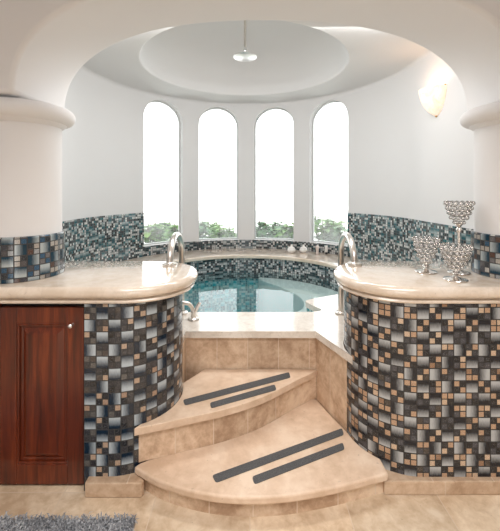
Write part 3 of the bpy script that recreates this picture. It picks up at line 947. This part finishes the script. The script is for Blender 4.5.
for p_ in ((sx - .004, sy, 2.093), (sx - .006, sy - .128, 2.31)):
    b = MB(); b.sphere(p_, .008, 12, 8); b.build('finial', M['brass'], t, 60)
L = bpy.data.lights.new('sconce_bulb', 'POINT'); L.energy = 1.1; L.color = (1., .74, .52); L.shadow_soft_size = .03
lo = bpy.data.objects.new('sconce_bulb', L); COL.objects.link(lo); lo.location = (sx - .065, sy, 2.275)
lo.parent = t; lo.matrix_parent_inverse = Matrix.Translation(-Vector(t.location))

# ------------------------------------------------------------------ ceiling rain shower
qx, qy = -.045, 3.15
t = thing('shower_head', 'round chrome rain shower head hanging from the domed ceiling', 'shower head', (qx, qy, 2.7))
zc_ = 2.705
b = MB(); b.lathe([(.001, zc_), (.10, zc_ + .002), (.108, zc_ + .008), (.106, zc_ + .014), (.06, zc_ + .028), (.022, zc_ + .042), (.016, zc_ + .05), (.001, zc_ + .05)], (qx, qy), 48); b.build('head', M['head_metal'], t, 40)
b = MB(); b.sphere((qx, qy, zc_ + .066), .018, 16, 10); b.lathe([(.012, zc_ + .078), (.013, zc_ + .09), (.011, zc_ + .1)], (qx, qy), 20); b.build('ball_joint', M['chrome'], t, 60)
b = MB(); b.tube([(qx, qy, zc_ + .085), (qx, qy, zc_ + .3), (qx, qy, DOME_TOP - .004)], .0115, 14); b.build('arm', M['steel'], t, 60)

# ------------------------------------------------------------------ shaggy rug
b = MB()
rx0, rx1, ry0, ry1 = -1.75, -.515, .95, 1.555
b.box(rx0, rx1, ry0, ry1, .001, .014)
for i in range(15000):
    x = random.uniform(rx0, rx1); y = random.uniform(1.25, ry1) if i < 12000 else random.uniform(ry0, 1.3)
    if x < -1.4 and random.random() < .6: continue
    a = random.uniform(0, 2 * PI); l = random.uniform(.012, .035); w = random.uniform(.0018, .0032); h = random.uniform(.022, .040)
    dx, dy = math.cos(a), math.sin(a); px_, py_ = -dy * w, dx * w
    p0 = (x, y, .012); p1 = (x + dx * l * .4, y + dy * l * .4, h); p2 = (x + dx * l, y + dy * l, h * random.uniform(.6, 1.))
    b.add([(p0[0] - px_, p0[1] - py_, p0[2]), (p0[0] + px_, p0[1] + py_, p0[2]), (p1[0] + px_, p1[1] + py_, p1[2]), (p1[0] - px_, p1[1] - py_, p1[2]), p2],
          [(0, 1, 2, 3), (3, 2, 4)])
props(b.build('rug', M['rug'], None, 0), 'shaggy grey rug on the travertine floor in front of the cupboard', 'rug')

# ------------------------------------------------------------------ garden plants outside the windows
def shrub(px, y, h, w, leafm, label, nleaf=90, broad=.05):
    x = (px - 250) * y / F
    t = thing('garden_shrub', label, 'plant', (x, y, -.03), 'shrubs outside the windows')
    st = MB(); lf = MB()
    for s_ in range(12):
        a = random.uniform(0, 2 * PI); r = random.uniform(.3, 1.) * w
        tip = (x + r * math.cos(a), y + r * math.sin(a) * .7, h * random.uniform(.82, 1.))
        cv = catmull([(x + .02 * math.cos(a), y + .02 * math.sin(a), -.03), (x + r * .35 * math.cos(a), y + r * .3 * math.sin(a), h * .5), tip], 6)
        st.tube(cv, .008, 6)
        for k in range(nleaf // 7 + 8):
            f = random.uniform(.5, 1.); p = Vector(cv[min(len(cv) - 1, int(f * (len(cv) - 1)))])
            b1 = random.uniform(0, 2 * PI); d = Vector((math.cos(b1), math.sin(b1), random.uniform(-.1, .8))).normalized()
            L_ = random.uniform(.10, .2); sd = d.cross(Vector((0, 0, 1))).normalized(); nn = sd.cross(d)
            rows = []
            for q in range(6):
                g = q / 5; wd = broad * math.sin(PI * min(1, g * .93 + .05)) ** .8; c_ = p + d * L_ * g - Vector((0, 0, 1)) * (.35 * L_ * g * g)
                rows.append([tuple(c_ - sd * wd + nn * wd * .25), tuple(c_), tuple(c_ + sd * wd + nn * wd * .25)])
            lf.grid(rows)
    st.build('stems', M['stem'], t, 60); lf.build('foliage', leafm, t, 180)
shrub(149, 5.0, 1.03, .18, M['leaf'], 'leafy green shrub behind the left side of the leftmost window')
shrub(174, 5.5, 1.0, .18, M['leaf'], 'leafy green shrub behind the right side of the leftmost window')
shrub(199, 6.1, .98, .16, M['leaf_dark'], 'small shrub behind the left side of the second window')
shrub(227, 5.4, 1.0, .17, M['leaf'], 'rounded shrub behind the right side of the second window')
shrub(262, 6.1, .98, .18, M['leaf_dark'], 'low shrub behind the left side of the third window')
shrub(289, 5.6, .99, .18, M['leaf'], 'low shrub behind the right side of the third window')
shrub(324, 5.25, 1.14, .2, M['leaf'], 'tallest leafy shrub, behind the left side of the rightmost window')
shrub(343, 4.98, 1.02, .18, M['leaf_dark'], 'dense shrub behind the right side of the rightmost window')

shrub(161, 6.4, .93, .2, M['leaf_dark'], 'low shrub in the middle of the leftmost window, behind two leafy ones', 150)
shrub(213, 6.8, .90, .2, M['leaf'], 'low shrub in the middle of the second window, between two others', 150)
shrub(276, 7.0, .88, .2, M['leaf_dark'], 'low shrub in the middle of the third window, between two others', 150)
shrub(333, 6.3, .95, .2, M['leaf'], 'low shrub in the middle of the rightmost window, behind two leafy ones', 150)

# ------------------------------------------------------------------ light
w = bpy.data.worlds.new('sky'); sc.world = w; w.use_nodes = True
bg = w.node_tree.nodes['Background']; bg.inputs[0].default_value = (.97, .99, 1., 1); bg.inputs[1].default_value = 3.4
def lamp(name, x, y, z, sx_, sy_, e, col, rot=(0, 0, 0), sp=180):
    L = bpy.data.lights.new(name, 'AREA'); L.shape = 'RECTANGLE'; L.size = sx_; L.size_y = sy_; L.energy = e; L.color = col; L.spread = math.radians(sp)
    o = bpy.data.objects.new(name, L); COL.objects.link(o); o.location = (x, y, z); o.rotation_euler = rot; return o
lamp('added_front_fill', -.6, -.2, 3.05, 1.6, 1.2, 38, (1., .985, .98), (0, 0, 0), 125)  # added fill light for the front room, not an actual fitting
lamp('added_front_fill', 1.0, -.2, 3.05, 1.6, 1.2, 38, (1., .985, .98), (0, 0, 0), 125)  # second added fill light, brightens steps and floor

lamp('added_bath_fill', .05, 2.42, 2.645, 2.0, .2, 36, (1., .985, .975), (math.radians(25), 0, 0))  # unseen fill light behind the arch, added to brighten the round room
vs_ = sc.view_settings
sc.display_settings.display_device = 'sRGB'
vs_.view_transform = 'Standard'; vs_.look = 'None'; vs_.gamma = 1.0; vs_.exposure = 0.0; vs_.use_curve_mapping = False
